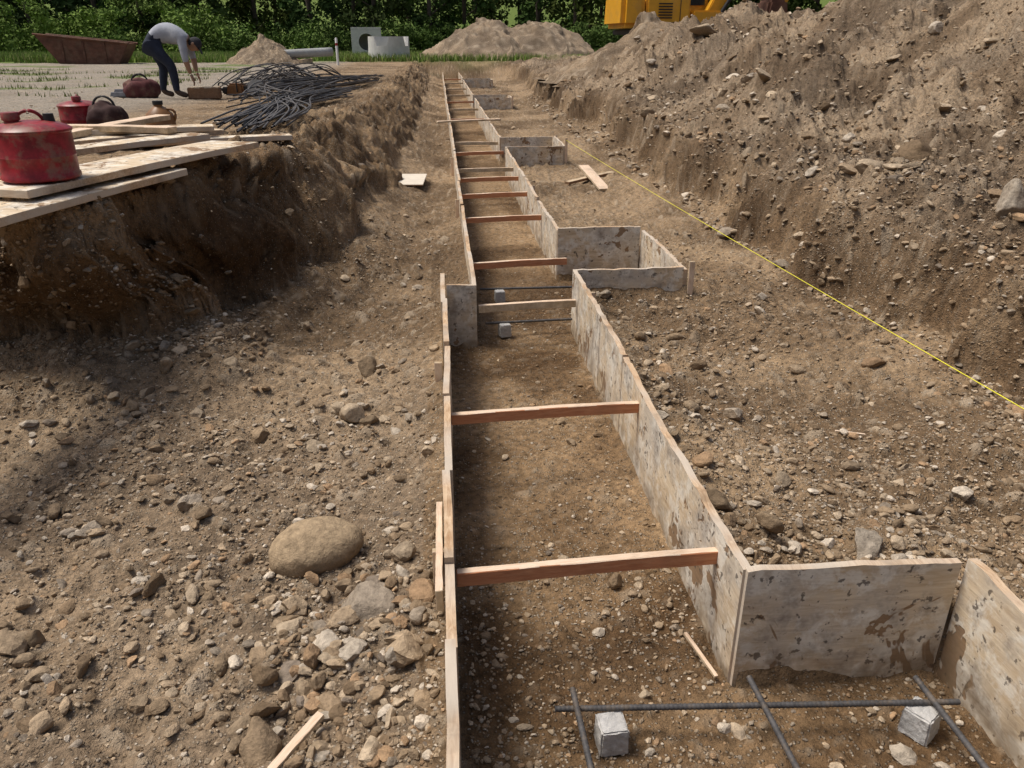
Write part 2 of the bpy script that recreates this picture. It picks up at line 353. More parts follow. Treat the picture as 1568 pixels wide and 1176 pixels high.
# ---------------------------------------------------------------- formwork
def board(name,p0,p1,z0,z1,th,parent,mats=None,side=0,jag=.006,seg=.04):
    p0=np.array(p0,float);p1=np.array(p1,float); L=np.linalg.norm(p1-p0); dr=(p1-p0)/L; nr=np.array([-dr[1],dr[0]])
    n=max(2,int(L/seg)); nz=max(2,int((z1-z0)/.05)); t=np.linspace(0,L,n+1)
    ph=random.uniform(0,99)
    wob=.005*vn(t*1.3+ph,t*0+2,1)+.0015*vn(t*9+ph,t*0,2)
    topz=z1+jag*vn(t*3+ph,t*0+5,3)+jag*.6*vn(t*20+ph,t*0+7,4)
    ring=[]
    for j in range(nz+1): ring.append((0,j/nz))
    for j in range(nz,-1,-1): ring.append((1,j/nz))
    m=len(ring); V=[];F=[];mi=[]
    for i in range(n+1):
        for a,b in ring:
            q=p0+dr*t[i]+nr*(wob[i]+(a-.5)*th+side*th/2)
            V.append((q[0],q[1],z0+(topz[i]-z0)*b))
    for i in range(n):
        for k in range(m):
            k2=(k+1)%m; F.append((i*m+k,(i+1)*m+k,(i+1)*m+k2,i*m+k2)); mi.append(1 if (ring[k][1]==1 and ring[k2][1]==1) else 0)
    F.append(tuple(range(m))); mi.append(1); F.append(tuple(n*m+k for k in range(m-1,-1,-1))); mi.append(1)
    me=bpy.data.meshes.new(name); me.from_pydata(V,[],F); me.polygons.foreach_set('material_index',mi); me.update()
    bm=bmesh.new(); bm.from_mesh(me); bmesh.ops.recalc_face_normals(bm,faces=bm.faces); bm.to_mesh(me); bm.free()
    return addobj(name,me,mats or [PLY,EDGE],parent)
FW=empty('footing_formwork')
cnt=[0]
def run(x,ya,yb,lens,th=.026,zt=.4,x2=None):
    y=ya; k=0; x2=x if x2 is None else x2
    while y<yb-.05:
        l=lens[k%len(lens)]; k+=1; ye=min(yb,y+l)
        f0=(y-ya)/(yb-ya); f1=(ye-ya)/(yb-ya); j=random.uniform(-.005,.005); cnt[0]+=1
        board('form_board_%d'%cnt[0],(x+(x2-x)*f0+j,y+.003),(x+(x2-x)*f1+j+random.uniform(-.004,.004),ye-.003),-.02,zt+random.uniform(-.014,.008),th,FW,jag=.013)
        y=ye
run(-.014,.35,4.82,[1.13,.35,.5,.62,.55,.7,.62])
run(.804,1.70,4.76,[.62,.5,.45,.55,.6,.7],x2=.806)
run(.166,4.52,36.5,[2.44,1.22,2.44,1.8])
run(.874,5.92,10.98,[1.3,1.22,2.44]); run(.874,12.1,20.55,[2.44,1.22]); run(.874,21.75,30,[2.44]); run(.874,31.2,37,[2.44])
def cross(xa,xb,y,zt=.4,**k):
    cnt[0]+=1; return board('form_board_%d'%cnt[0],(xa,y),(xb,y),-.01,zt,.024,FW,**k)
cross(.001,.178,4.515,.395)
cross(.793,1.405,1.695,.402); run(1.432,.45,1.69,[1.3])
cross(.865,1.505,5.905,.41); run(1.53,4.76,5.9,[1.3]); cross(.822,1.513,4.768,.395)
cross(.89,1.65,12.08,.4); run(1.672,11,12.06,[1.3]); cross(.862,1.655,10.985,.4)
cross(.89,1.76,21.72,.4); run(1.78,20.6,21.7,[1.3]); cross(.862,1.765,20.58,.4)
cross(.89,1.9,31.2,.4); run(1.91,30,31.2,[1.3]); cross(.862,1.9,29.98,.4)
def batten(name,p0,p1,w,h,parent,mats,warp=.004):
    p0=Vector(p0);p1=Vector(p1); L=(p1-p0).length
    bm=bmesh.new(); bmesh.ops.create_cube(bm,size=1)
    for v in bm.verts: v.co=Vector((v.co.x*L,v.co.y*w,v.co.z*h))
    bmesh.ops.subdivide_edges(bm,edges=[e for e in bm.edges if abs((e.verts[0].co-e.verts[1].co).x)>L*.5],cuts=12)
    bmesh.ops.bevel(bm,geom=[e for e in bm.edges if len(e.link_faces)==2 and e.calc_face_angle(0)>.5],offset=min(w,h)*.08,segments=1,affect='EDGES')
    for v in bm.verts:
        v.co.z+=random.uniform(-1,1)*h*.02+L*warp*math.sin(v.co.x/L*4+1); v.co.y+=random.uniform(-1,1)*min(w,.05)*.03
    bm.normal_update()
    for f in bm.faces: f.material_index=1 if (f.normal.z>.7 and len(mats)>1) else 0
    me=bpy.data.meshes.new(name); bm.to_mesh(me); bm.free()
    o=addobj(name,me,mats,parent); o.location=(p0+p1)/2; o.rotation_mode='QUATERNION'; o.rotation_quaternion=(p1-p0).to_track_quat('X','Z'); return o
sp=[(1.87,1.9,.315,0,.79,1),(2.9,2.93,.325,0,.79,1),(4.52,4.56,.26,.19,.79,0),(5.35,5.4,.3,.18,.86,1),(6.86,6.9,.3,.18,.86,1),(8.0,8.05,.3,.18,.86,1),(9.0,9.03,.3,.18,.86,1),(9.7,9.7,.3,.18,.86,0),(11.2,11.25,.3,.18,.86,1),(12.4,12.3,.3,.18,.86,0),(16.2,16.2,.3,.18,.86,1),(18.6,18.6,.3,.18,.86,0),(20.9,20.9,.3,.18,.86,1),(23.4,23.4,.3,.18,.86,0),(26.5,26.5,.3,.18,.86,0),(30,30,.3,.18,.86,0),(33,33,.3,.18,.86,1)]
for i,(y0,y1,zt,xa,xb,red) in enumerate(sp):
    batten('spreader_%d'%(i+1),(xa+.001,y0,zt-.02),(xb-.001,y1,zt-.015),.028,.046,FW,[REDW,REDT] if red else [TAN,REDT])
batten('spreader_18',(-.06,14.2,.43),(1.05,14.5,.43),.09,.03,FW,[TAN,REDT])
for i,(x,y,h) in enumerate([(-.05,1.9,.37),(-.05,3.4,.35),(1.56,4.74,.44),(.84,3.6,.33),(.845,2.4,.33),(1.70,11.0,.5),(1.70,12.0,.43),(.91,8,.38),(.13,7.4,.36),(.13,10.2,.37),(.86,4.4,.36),(1.8,20.6,.45)]):
    batten('stake_%d'%(i+1),(x,y,-.1),(x,y+.005,h),.035,.02,FW,[TAN,REDT])
batten('batten_1',(-.048,1.72,.335),(-.046,2.15,.345),.02,.07,FW,[TAN,REDT])

# ---------------------------------------------------------------- tubes
def tube_np(pts,r,sides=8,ribs=0):
    pts=np.array(pts,float); T=np.gradient(pts,axis=0); T/=np.linalg.norm(T,axis=1)[:,None]
    up=np.array([0,0,1.0]) if abs(T[0,2])<.9 else np.array([1.0,0,0])
    A=np.cross(T,up); A/=np.linalg.norm(A,axis=1)[:,None]; B=np.cross(T,A); a=np.linspace(0,2*np.pi,sides,endpoint=False)
    rr=np.full(len(pts),r)*1.0
    if ribs: rr[::ribs]*=1.16
    V=pts[:,None]+rr[:,None,None]*(np.cos(a)[None,:,None]*A[:,None]+np.sin(a)[None,:,None]*B[:,None])
    n=len(pts); i=np.arange(n-1)[:,None]*sides; k=np.arange(sides)[None]; k2=(k+1)%sides
    Q=np.stack([i+k,i+k2,i+sides+k2,i+sides+k],-1).reshape(-1,4)
    return V.reshape(-1,3),Q
def tubes(name,paths,mats,parent=None,sides=8,ribs=0):
    Vs=[];Qs=[];o=0
    for p,r in paths:
        V,Q=tube_np(p,r,sides,ribs); Vs.append(V);Qs.append(Q+o);o+=len(V)
    me=raw_mesh(name,np.concatenate(Vs),np.concatenate(Qs).reshape(-1),4); return addobj(name,me,mats,parent)
def line(a,b,step=.004,sag=0):
    a=np.array(a,float);b=np.array(b,float);n=max(3,int(np.linalg.norm(b-a)/step)); t=np.linspace(0,1,n)[:,None]
    p=a+(b-a)*t; p[:,2]-=sag*4*(t*(1-t))[:,0]; return p
RG=empty('rebar_grid')
tubes('crossbar',[(line((.25,1.55,.093),(1.34,1.48,.093)),.0078)],[REBAR],RG,10,3)
tubes('long_bars',[(line((.305,1.60,.108),(.33,.3,.10)),.0078),(line((.80,1.60,.108),(.84,.3,.10)),.0078),(line((1.26,1.56,.108),(1.29,.3,.10)),.0078)],[REBAR],RG,10,3)
RG2=empty('rebar_grid')
tubes('crossbars',[(line((.24,4.68,.088),(1.2,4.74,.088),.006),.008),(line((.24,5.42,.088),(1.2,5.42,.088),.006),.008)],[REBAR],RG2,8,2)
def dobie(x,y,rz,h=.08,w=.072):
    bm=bmesh.new(); bmesh.ops.create_cube(bm,size=1)
    for v in bm.verts:
        k=1 if v.co.z<0 else .93
        v.co=Vector((v.co.x*w*k,v.co.y*w*k,(v.co.z+.5)*h))
    bmesh.ops.bevel(bm,geom=list(bm.edges),offset=.004,segments=2,affect='EDGES')
    bmesh.ops.subdivide_edges(bm,edges=[e for e in bm.edges if e.calc_length()>.03],cuts=5,use_grid_fill=True)
    for v in bm.verts: v.co+=Vector([random.uniform(-.0014,.0014) for _ in range(3)])
    me=bpy.data.meshes.new('concrete_spacer_block'); bm.to_mesh(me); bm.free()
    o=addobj('concrete_spacer_block',me,[CONC]); o.location=(x,y,.005); o.rotation_euler=(0,0,rz)
dobie(.395,1.50,.05,.082,.078); dobie(1.235,1.47,.6,.082,.078); dobie(.36,4.67,.2); dobie(.38,5.38,.1)
STR=simple('yellow_string',(.75,.68,.05),.6,.1)
tubes('string_line',[(line((1.70,11.0,.47),(2.22,1.0,.47),.1,.02),.0022)],[STR],None,6)

# rebar stock on the bank
def bar(pts,n=26):
    pts=np.array(pts,float); t=np.linspace(0,len(pts)-1,n); from_=np.arange(len(pts))
    p=np.stack([np.interp(t,from_,pts[:,k]) for k in range(3)],-1)
    for _ in range(6): p[1:-1]=(p[:-2]+p[2:]+2*p[1:-1])/4
    return p
RS=empty('rebar_stack'); R=random.uniform
pa=[]
for i in range(44):
    q=i/43; x0=-1.98+.66*q+R(-.05,.05); y0=7.4-.4*q+R(-.35,.5); g=.99
    pa.append((bar([(x0,y0,g+R(.02,.10)),(x0-.05+R(-.1,.1),y0+1.6,g+R(.02,.12)),(-2.0+R(-.25,.25),11.4,.90+R(.03,.16)),(-1.75+R(-.35,.35),R(13.5,16),.84+R(.02,.12))]),.009))
tubes('bar_bundle',pa,[REBAR],RS,6)
pa=[]
for i in range(36):
    pa.append((bar([(-2.3+R(-.5,.5),11.5+R(-.6,.6),.88+R(.02,.2)),(-2.6+R(-.6,.5),14+R(-.5,.5),.83+R(.05,.3)),(-2.0+R(-.4,.4),17.5+R(-1,1),.8+R(.03,.25)),(-1.7+R(-.3,.3),21+R(-2,2),.8+R(0,.1))]),.010))
for i in range(70):
    cx,cy=-3.2+R(-.5,.6),17.5+R(-1.2,1.5); a=R(-.5,.9); L=R(.9,1.7); h=R(.03,.56)*(1-.25*abs(R(-1,1)))
    dx,dy=math.cos(a)*L*.6,math.sin(a)*L
    pa.append((bar([(cx-dx,cy-dy,.82+R(0,.1)),(cx-dx*.4,cy-dy*.4,.82+h*.8),(cx+dx*.3,cy+dy*.4,.82+h),(cx+dx,cy+dy,.82+R(0,.2))]),.011))
tubes('bar_heap',pa,[REBAR],RS,6)

# ---------------------------------------------------------------- planks on the bank
def plank(p0,p1,w,th=.035,m=None):
    return batten('plywood_plank',p0,p1,w,th,None,m or [EDGE,PLYT],.003)
plank((-2.20,2.40,1.055),(-1.57,4.58,1.065),.38)
plank((-1.93,3.62,1.125),(-1.315,5.35,1.115),.34,.035)
plank((-2.75,5.3,1.11),(-1.7,6.4,1.09),.22); plank((-3.1,5.7,1.14),(-1.65,6.15,1.14),.18)
plank((-2.2,5.9,1.06),(-1.12,6.25,1.06),.14); plank((-3.2,4.6,1.10),(-2.6,5.9,1.12),.30)
plank((-2.9,6.1,1.16),(-1.8,5.7,1.17),.10,.04,[TAN,REDT]); plank((-2.6,5.2,1.14),(-2.2,6.8,1.16),.12,.04,[TAN,REDT]); plank((-2.3,4.95,1.12),(-1.65,5.8,1.12),.2)
plank((-2.6,3.9,1.08),(-2.25,4.9,1.10),.24)
plank((-3.6,5.0,1.08),(-2.9,5.5,1.10),.2,.04,[TAN,REDT])

# ---------------------------------------------------------------- small site objects
def lathe(name,prof,mats,parent=None,n=32,loc=(0,0,0)):
    V=[];F=[]
    for i in range(n):
        a=2*math.pi*i/n
        for r_,z_ in prof: V.append((r_*math.cos(a),r_*math.sin(a),z_))
    m=len(prof)
    for i in range(n):
        j=(i+1)%n
        for k in range(m-1): F.append((i*m+k,j*m+k,j*m+k+1,i*m+k+1))
    me=bpy.data.meshes.new(name); me.from_pydata(V,[],F)
    bm=bmesh.new(); bm.from_mesh(me); bmesh.ops.remove_doubles(bm,verts=bm.verts,dist=1e-5); bmesh.ops.recalc_face_normals(bm,faces=bm.faces)
    for f in bm.faces: f.smooth=True
    bm.to_mesh(me); bm.free()
    try: me.set_sharp_from_angle(angle=math.radians(40))
    except Exception: pass
    o=addobj(name,me,mats,parent); o.location=loc; return o
def rbox(name,size,loc,mats,parent=None,bev=.02,taper=(1,1),rot=(0,0,0),shear=0):
    bm=bmesh.new(); bmesh.ops.create_cube(bm,size=1)
    for v in bm.verts:
        tx,ty=(taper if v.co.z>0 else (1,1))
        v.co=Vector((v.co.x*size[0]*tx+(shear if v.co.z>0 else 0),v.co.y*size[1]*ty,v.co.z*size[2]))
    bmesh.ops.bevel(bm,geom=list(bm.edges),offset=bev,segments=2,affect='EDGES')
    me=bpy.data.meshes.new(name); bm.to_mesh(me); bm.free(); o=addobj(name,me,mats,parent); o.location=loc; o.rotation_euler=rot; return o
def arc(c,r,a0,a1,n=16,ax='xz'):
    out=[]
    for i in range(n+1):
        a=a0+(a1-a0)*i/n
        out.append((c[0]+r*math.cos(a),c[1],c[2]+r*math.sin(a)) if ax=='xz' else (c[0],c[1]+r*math.cos(a),c[2]+r*math.sin(a)))
    return out
def gas_can(x,y,z_,s,rz):
    e=empty('red_gas_can',(x,y,z_),rz); e.scale=(s,s,s)
    lathe('can_body',[(0,0),(.160,0),(.168,.006),(.168,.02),(.162,.028),(.163,.10),(.165,.105),(.163,.11),(.162,.205),(.168,.211),(.168,.220),(.160,.227),(.12,.245),(.06,.255),(0,.257)],[REDP],e,48)
    lathe('filler_cap',[(0,.295),(.034,.295),(.038,.29),(.038,.262),(.03,.258),(.03,.24)],[REDP],e,24,(-.07,0,0))
    lathe('spout_base',[(0,.285),(.022,.283),(.026,.24)],[BLK],e,20,(.08,0,0))
    tubes('carry_handle',[(bar(arc((0,0,.24),.06,math.pi*.95,math.pi*.05),24),.008)],[REDP],e,8)
gas_can(-1.83,3.85,1.147,.98,.5)
gas_can(-3.15,7.55,.985,1.0,1.9)
v,f=ico(4); v=v*np.array([.17,.13,.15]); v=v*(1+.15*fbm(v[:,0]*12,v[:,1]*12+v[:,2]*9,3,2))[:,None]; v[:,2]+=.1
GB=empty('canvas_bag',(-2.85,7.35,1.0)); addobj('bag_body',raw_mesh('bag_body',v,f.reshape(-1),3),[simple('dark_canvas',(.045,.02,.018),.9,.4,8,0,.3)],GB)
tubes('bag_strap',[(bar(arc((0,-.02,.2),.09,math.pi,0)),.01)],[BLK],GB,6)
J=empty('brown_jug',(-2.36,7.2,1.0)); J.scale=(1.25,1.25,1.2)
lathe('jug_body',[(0,0),(.085,0),(.095,.01),(.095,.10),(.085,.13),(.04,.17),(.028,.18),(.028,.2)],[JUG],J,24)
lathe('jug_cap',[(.033,.19),(.033,.215),(0,.217)],[BLK],J,16); tubes('jug_handle',[(bar([(.05,0,.16),(.1,0,.16),(.11,0,.12),(.092,0,.08)],12),.009)],[JUG],J,6)
B=empty('tool_bag',(-5.15,15.0,.78),.3)
v,f=ico(4); v=v*np.array([.30,.20,.17]); v[:,2]=np.sign(v[:,2])*np.abs(v[:,2])**.8*.8; v*=(1+.1*fbm(v[:,0]*9,v[:,1]*9+v[:,2]*7,3,2))[:,None]; v[:,2]+=.15
addobj('bag_body',raw_mesh('bag_body',v,f.reshape(-1),3),[simple('dark_red_canvas',(.10,.03,.03),.9,.4,8,0,.4)],B)
tubes('bag_straps',[(bar(arc((0,-.08,.28),.13,math.pi,0)),.013),(bar(arc((0,.08,.26),.13,math.pi,0)),.013)],[BLK],B,6)
rbox('folded_tarp',(.35,.3,.16),(-.35,.1,.08),[simple('grey_cloth',(.22,.22,.23),.9,.3,7)],B,.05,(.7,.7))
SW=empty('cutoff_saw',(-3.55,15.1,.78),-.2)
rbox('engine_block',(.34,.2,.2),(0,0,.14),[simple('dark_orange_plastic',(.16,.07,.02),.5,.3)],SW,.03,(.8,.9)); rbox('muffler',(.12,.12,.12),(-.2,0,.12),[BLK],SW,.02)
o=lathe('cutting_disc',[(0,-.004),(.16,-.004),(.16,.004),(0,.004)],[GREYP],SW,36,(.38,-.06,.15)); o.rotation_euler=(math.pi/2,0,0)
tubes('saw_handles',[(bar([(-.15,0,.2),(-.3,0,.28),(-.36,0,.2),(-.25,0,.1)],14),.014),(bar([(.05,-.12,.1),(.05,-.12,.32),(.05,.12,.32),(.05,.12,.1)],20),.012),],[BLK],SW,6)
rbox('saw_arm',(.36,.04,.07),(.25,-.03,.16),[BLK],SW,.01)
def scrap(name,p0,p1,w,th=.012,m=None,flat=False):
    a,b=hz(*p0[:2]),hz(*p1[:2])
    if flat: a=b=max(a,b)
    return batten(name,(p0[0],p0[1],a+p0[2]),(p1[0],p1[1],b+p1[2]),w,th,None,m or [TAN,REDT])
scrap('plywood_scrap',(-.40,9.0,.02),(-.36,9.55,.05),.36,.015,[EDGE,simple('pale_ply',(.66,.59,.48),.8,.1)],True)
scrap('wood_scrap',(1.86,9.05,.03),(1.76,9.95,.16),.13,.025); scrap('wood_scrap',(1.48,9.45,.03),(2.12,9.9,.06),.08,.03,[DKW,TAN])
scrap('wood_splinter',(.75,1.70,.02),(.70,1.86,.05),.012,.01); scrap('wood_scrap',(-.44,1.33,.02),(-.34,1.46,.04),.022,.012); scrap('wood_splinter',(1.7,2.97,.02),(1.82,2.93,.03),.01,.006)

# ---------------------------------------------------------------- distant yard objects
def heap(name,x,y,rx,ry,h,seed,g=.6):
    n=90; a=np.linspace(-1.15,1.15,n); U,V=np.meshgrid(a,a); rr=np.hypot(U,V)
    hh=np.clip(1-rr,0,1)**.9; hh=hh/(1+.25*hh)*1.2
    hz_=h*hh*(1+.22*fbm(U*2+seed,V*2,4,seed))+ .06*h*fbm(U*8,V*8+seed,3,seed,True)*(hh>0)
    Xg=x+U*rx+.1*fbm(V*3,U*3,2,1)*rx; Yg=y+V*ry
    Z=grade(Xg,Yg)+hz_-.08
    me=grid_mesh(name,Xg,Yg,Z); s_=np.stack([fbm(U*20,V*20,2,3)>.25,U*0,.35*sst(0,.6,fbm(U*3,V*3,3,4)),.5+.5*fbm(U*30,V*30,1,2)],-1).astype(float)
    setcol(me,'mask',s_.reshape(-1,4)); setcol(me,'tone',np.stack([U*0+g,U*0+.2,.5+.5*fbm(U*4,V*4,3,5),U*0+1],-1).reshape(-1,4)); return addobj(name,me,[SOIL])
heap('gravel_mound',2.6,44,3.4,4,2.35,1,.3); heap('gravel_mound',5.3,44.5,3.6,4,2.3,4,.3)
heap('dirt_mound',-7.4,37.5,1.6,2,1.15,6,.3)
heap('dirt_mound',5.7,22.3,2.5,2.2,1.55,3,.2)
def basin():
    e=empty('precast_manhole_ring',(-2.35,41.5,.72),.2); n=48; V=[];F=[]
    for i in range(n):
        a=2*math.pi*i/n; notch=(abs(((a-4.2+math.pi)%(2*math.pi))-math.pi)<.32) or (abs(((a-5.6+math.pi)%(2*math.pi))-math.pi)<.22)
        h=.72 if notch else 1.13
        for r_,z_ in ((1.0,0),(.97,h),(.84,h),(.84,.15)): V.append((r_*math.cos(a),r_*math.sin(a),z_))
    for i in range(n):
        j=(i+1)%n
        for k in range(3): F.append((i*4+k,j*4+k,j*4+k+1,i*4+k+1))
    F.append(tuple(i*4+3 for i in range(n)))
    me=bpy.data.meshes.new('ring_wall'); me.from_pydata(V,[],F); bm=bmesh.new(); bm.from_mesh(me); bmesh.ops.recalc_face_normals(bm,faces=bm.faces); bm.to_mesh(me); bm.free(); addobj('ring_wall',me,[CONCW],e)
basin()
def catch(x,y,z0,w,dp,h,hole,rz):
    e=empty('precast_catch_basin',(x,y,z0),rz); V=[];F=[];n=32; zc=h*.55
    for i in range(n):
        a=2*math.pi*i/n; c,s_=math.cos(a),math.sin(a); m=max(abs(c)/(w/2),abs(s_)/((h-zc) if s_>0 else zc))
        V.append((c/m,-dp/2,zc+s_/m)); V.append((c*hole,-dp/2,zc+s_*hole)); V.append((c*hole,-dp/2+.15,zc+s_*hole))
    for i in range(n):
        j=(i+1)%n; F.append((i*3,j*3,j*3+1,i*3+1)); F.append((i*3+1,j*3+1,j*3+2,i*3+2))
    me=bpy.data.meshes.new('front_wall'); me.from_pydata(V,[],F); me.update(); addobj('front_wall',me,[CONCW],e)
    for nm,sz,lc in (('side_wall_1',(.14,dp,h),(-w/2+.07,.003,h/2)),('side_wall_2',(.14,dp,h),(w/2-.07,.003,h/2)),('back_wall',(w-.28,.14,h),(0,dp/2-.07,h/2)),('top_slab',(w,dp,.12),(0,0,h+.06))):
        rbox(nm,sz,lc,[CONCW],e,.01)
catch(-3.9,47.5,.85,1.6,1.4,1.35,.42,.1)
tubes('drain_pipe',[(line((-6.9,37.2,1.12),(-4.7,38.4,1.22),.3),.18)],[GREYP],None,20)
bpy.data.objects['drain_pipe'].modifiers.new('s','SOLIDIFY').thickness=.02
scrap('timber_cradle',(-5.9,37.2,.08),(-5.6,38.2,.08),.9*.14,.22)
MS=empty('marker_post',(-4.1,35.2,.74)); lathe('post',[(0,0),(.05,0),(.05,1.0),(.03,1.05),(0,1.05)],[simple('white_plastic',(.75,.75,.72),.5,.05)],MS,12); lathe('band',[(.055,.75),(.055,.85),(.05,.851)],[REDP],MS,12)
def hopper():
    e=empty('rusty_dump_hopper',(-14.9,38.0,.60),.08); e.scale=(.92,.92,.85)
    prof=[(-1.15,.22),(-2.0,1.55),(1.95,1.12),(1.35,.12)]; V=[];F=[]
    for y in(-.8,.8):
        for x_,z_ in prof: V.append((x_,y,z_))
    for y in(-.74,.74):
        for x_,z_ in [(-1.08,.30),(-1.9,1.5),(1.85,1.1),(1.28,.2)]: V.append((x_,y,z_))
    F+= [(0,1,2,3),(7,6,5,4),(0,3,7,4),(0,4,5,1),(3,2,6,7),(8,11,10,9),(12,13,14,15),(8,12,15,11),(8,9,13,12),(11,15,14,10),
         (1,5,13,9),(2,10,14,6),(1,9,10,2),(5,6,14,13)]
    me=bpy.data.meshes.new('hopper_tub'); me.from_pydata(V,[],F); me.update(); addobj('hopper_tub',me,[RUST],e)
    tubes('rim',[(line((-2.03,-.83,1.56),(1.97,-.83,1.13),.5),.05),(line((-2.03,.83,1.56),(1.97,.83,1.13),.5),.05)],[RUST],e,8)
    for i,x_ in enumerate((-.9,0,.9)): rbox('rib_%d'%i,(.08,.06,.95),(x_,-.83,.75),[RUST],e,.01)
    for i,y in enumerate((-.5,.5)): rbox('skid_%d'%i,(2.6,.12,.16),(.1,y,.2),[RUST],e,.02)
hopper()
def excavator():
    e=empty('excavator',(7.15,25.9,.88),.05)
    for i,y in enumerate((-.95,.95)):
        n=40; V=[];F=[]; pr=[]
        for k in range(n):
            a=2*math.pi*k/n; pr.append((1.15*(1 if math.cos(a)>0 else -1)+.38*math.cos(a),.40+.38*math.sin(a)))
        for yy in(-.24,.24):
            for p in pr: V.append((p[0],y+yy,p[1]))
        for k in range(n): F.append((k,(k+1)%n,n+(k+1)%n,n+k))
        F.append(tuple(range(n))); F.append(tuple(range(2*n-1,n-1,-1)))
        me=bpy.data.meshes.new('track_%d'%i); me.from_pydata(V,[],F); me.update(); addobj('track_%d'%i,me,[BLK],e)
        for k in range(5):
            o=lathe('roller_%d_%d'%(i,k),[(0,-.26),(.14,-.26),(.14,.26),(0,.26)],[RUST],e,16,(-1.0+k*.5,y,.3)); o.rotation_euler=(math.pi/2,0,0)
    rbox('undercarriage',(1.6,1.5,.35),(0,0,.55),[BLK],e,.04)
    rbox('slew_ring',(1.0,1.0,.2),(0,0,.86),[BLK],e,.05)
    rbox('deck',(2.9,2.2,.16),(-.1,0,1.05),[BLK],e,.03)
    rbox('counterweight',(.75,2.2,.95),(-1.5,0,1.62),[YEL],e,.14,(.92,.95)); rbox('engine_cover',(1.35,2.1,.85),(-.44,0,1.58),[YEL],e,.06,(.98,.94))
    for k in range(6): rbox('vent_%d'%k,(.42,.02,.035),(-.55,-1.062,1.42+k*.075),[BLK],e,.004,(1,1),(.08,0,0))
    rbox('panel_line',(.02,.02,.75),(-.1,-1.06,1.6),[BLK],e,.003); rbox('stripe',(1.2,.012,.07),(-.45,-1.066,1.27),[BLK],e,.003)
    rbox('tool_box',(.9,.5,.5),(.75,-.8,1.38),[YEL],e,.05); rbox('cab',(1.15,.95,1.55),(.65,.6,1.95),[YEL],e,.07,(.9,.92)); rbox('cab_window',(.8,.02,.8),(.65,.105,2.2),[DGL],e,.004); rbox('windscreen',(.02,.7,.9),(1.235,.6,2.15),[DGL],e,.004)
    rbox('exhaust',(.12,.12,.4),(-.7,.5,2.2),[BLK],e,.03)
    def link(nm,a,b,w,h0,h1):
        a=Vector(a);b=Vector(b);L=(b-a).length; bm=bmesh.new(); bmesh.ops.create_cube(bm,size=1)
        for v in bm.verts: v.co=Vector((v.co.x*L,v.co.y*w,v.co.z*(h0 if v.co.x<0 else h1)))
        bmesh.ops.bevel(bm,geom=list(bm.edges),offset=.03,segments=2,affect='EDGES'); me=bpy.data.meshes.new(nm); bm.to_mesh(me); bm.free()
        o=addobj(nm,me,[YEL],e); o.location=(a+b)/2; o.rotation_mode='QUATERNION'; o.rotation_quaternion=(b-a).to_track_quat('X','Z')
    link('boom_lower',(1.05,-.15,1.3),(2.3,-.15,3.4),.34,.4,.6); link('boom_upper',(2.25,-.15,3.35),(4.3,-.15,3.6),.32,.6,.35); link('stick',(4.3,-.15,3.8),(3.4,-.15,1.9),.26,.45,.28)
    tubes('hydraulic_lines',[(bar([(1.2,-.35,1.2),(1.6,-.38,1.9),(2.1,-.38,2.6)],10),.06),(bar([(1.2,.05,1.2),(1.6,.08,1.9),(2.1,.08,2.6)],10),.06),(bar([(2.5,-.15,3.8),(4.2,-.15,4.1)],6),.06)],[BLK],e,8)
    rbox('bucket',(.8,1.0,.7),(3.1,-.15,1.6),[RUST],e,.08,(.7,1))
excavator()

# ---------------------------------------------------------------- worker
def skinned(name,joints,edges,root,parent,sub=2):
    bm=bmesh.new(); names=list(joints); vs={k:bm.verts.new(joints[k][0]) for k in names}
    for a,b in edges: bm.edges.new((vs[a],vs[b]))
    me=bpy.data.meshes.new(name+'_sk'); bm.to_mesh(me); bm.free(); ob=bpy.data.objects.new(name+'_tmp',me); sc.collection.objects.link(ob)
    md=ob.modifiers.new('skin','SKIN'); sd=me.skin_vertices[0].data
    for i,k in enumerate(names):
        rr=joints[k][1]; sd[i].radius=rr if isinstance(rr,tuple) else (rr,rr); sd[i].use_root=(k==root)
    md.use_smooth_shade=True; ob.modifiers.new('ss','SUBSURF').levels=sub
    dg=bpy.context.evaluated_depsgraph_get(); m2=bpy.data.meshes.new_from_object(ob.evaluated_get(dg)); m2.name=name
    bpy.data.objects.remove(ob); o=addobj(name,m2,[],parent); return o
SHIRT=simple('grey_shirt',(.34,.36,.40),.9,.15,9); JEAN=simple('navy_jeans',(.018,.024,.042),.9,.3,9); SKIN=simple('skin',(.33,.19,.12),.6,.08,9); BOOT=simple('work_boots',(.07,.045,.03),.8,.3); CAP=simple('dark_cap',(.03,.03,.035),.9)
WK=empty('construction_worker',(-4.66,14.75,hz(-4.66,14.75)+.005),.1); WK.scale=(1.03,1.03,1.03)
J={'pelvis':((-.15,0,.91),(.165,.18)),'waist':((.02,0,.99),(.155,.17)),'chest':((.24,0,1.0),(.17,.195)),'shl':((.38,0,.94),(.125,.145)),'neck':((.47,0,.89),.062),
 'hipL':((-.13,.11,.84),.125),'kneeL':((.0,.14,.50),.080),'calfL':((-.03,.14,.34),.074),'ankL':((-.07,.14,.10),.052),'toeL':((.10,.15,.045),.045),
 'hipR':((-.12,-.11,.84),.125),'kneeR':((.17,-.13,.52),.080),'calfR':((.19,-.13,.36),.074),'ankR':((.20,-.13,.10),.052),'toeR':((.37,-.14,.045),.045),
 'sL':((.40,.17,.90),.082),'eL':((.47,.22,.63),.055),'wL':((.50,.16,.40),.035),
 'sR':((.40,-.17,.90),.082),'eR':((.42,-.22,.62),.055),'wR':((.46,-.17,.38),.035)}
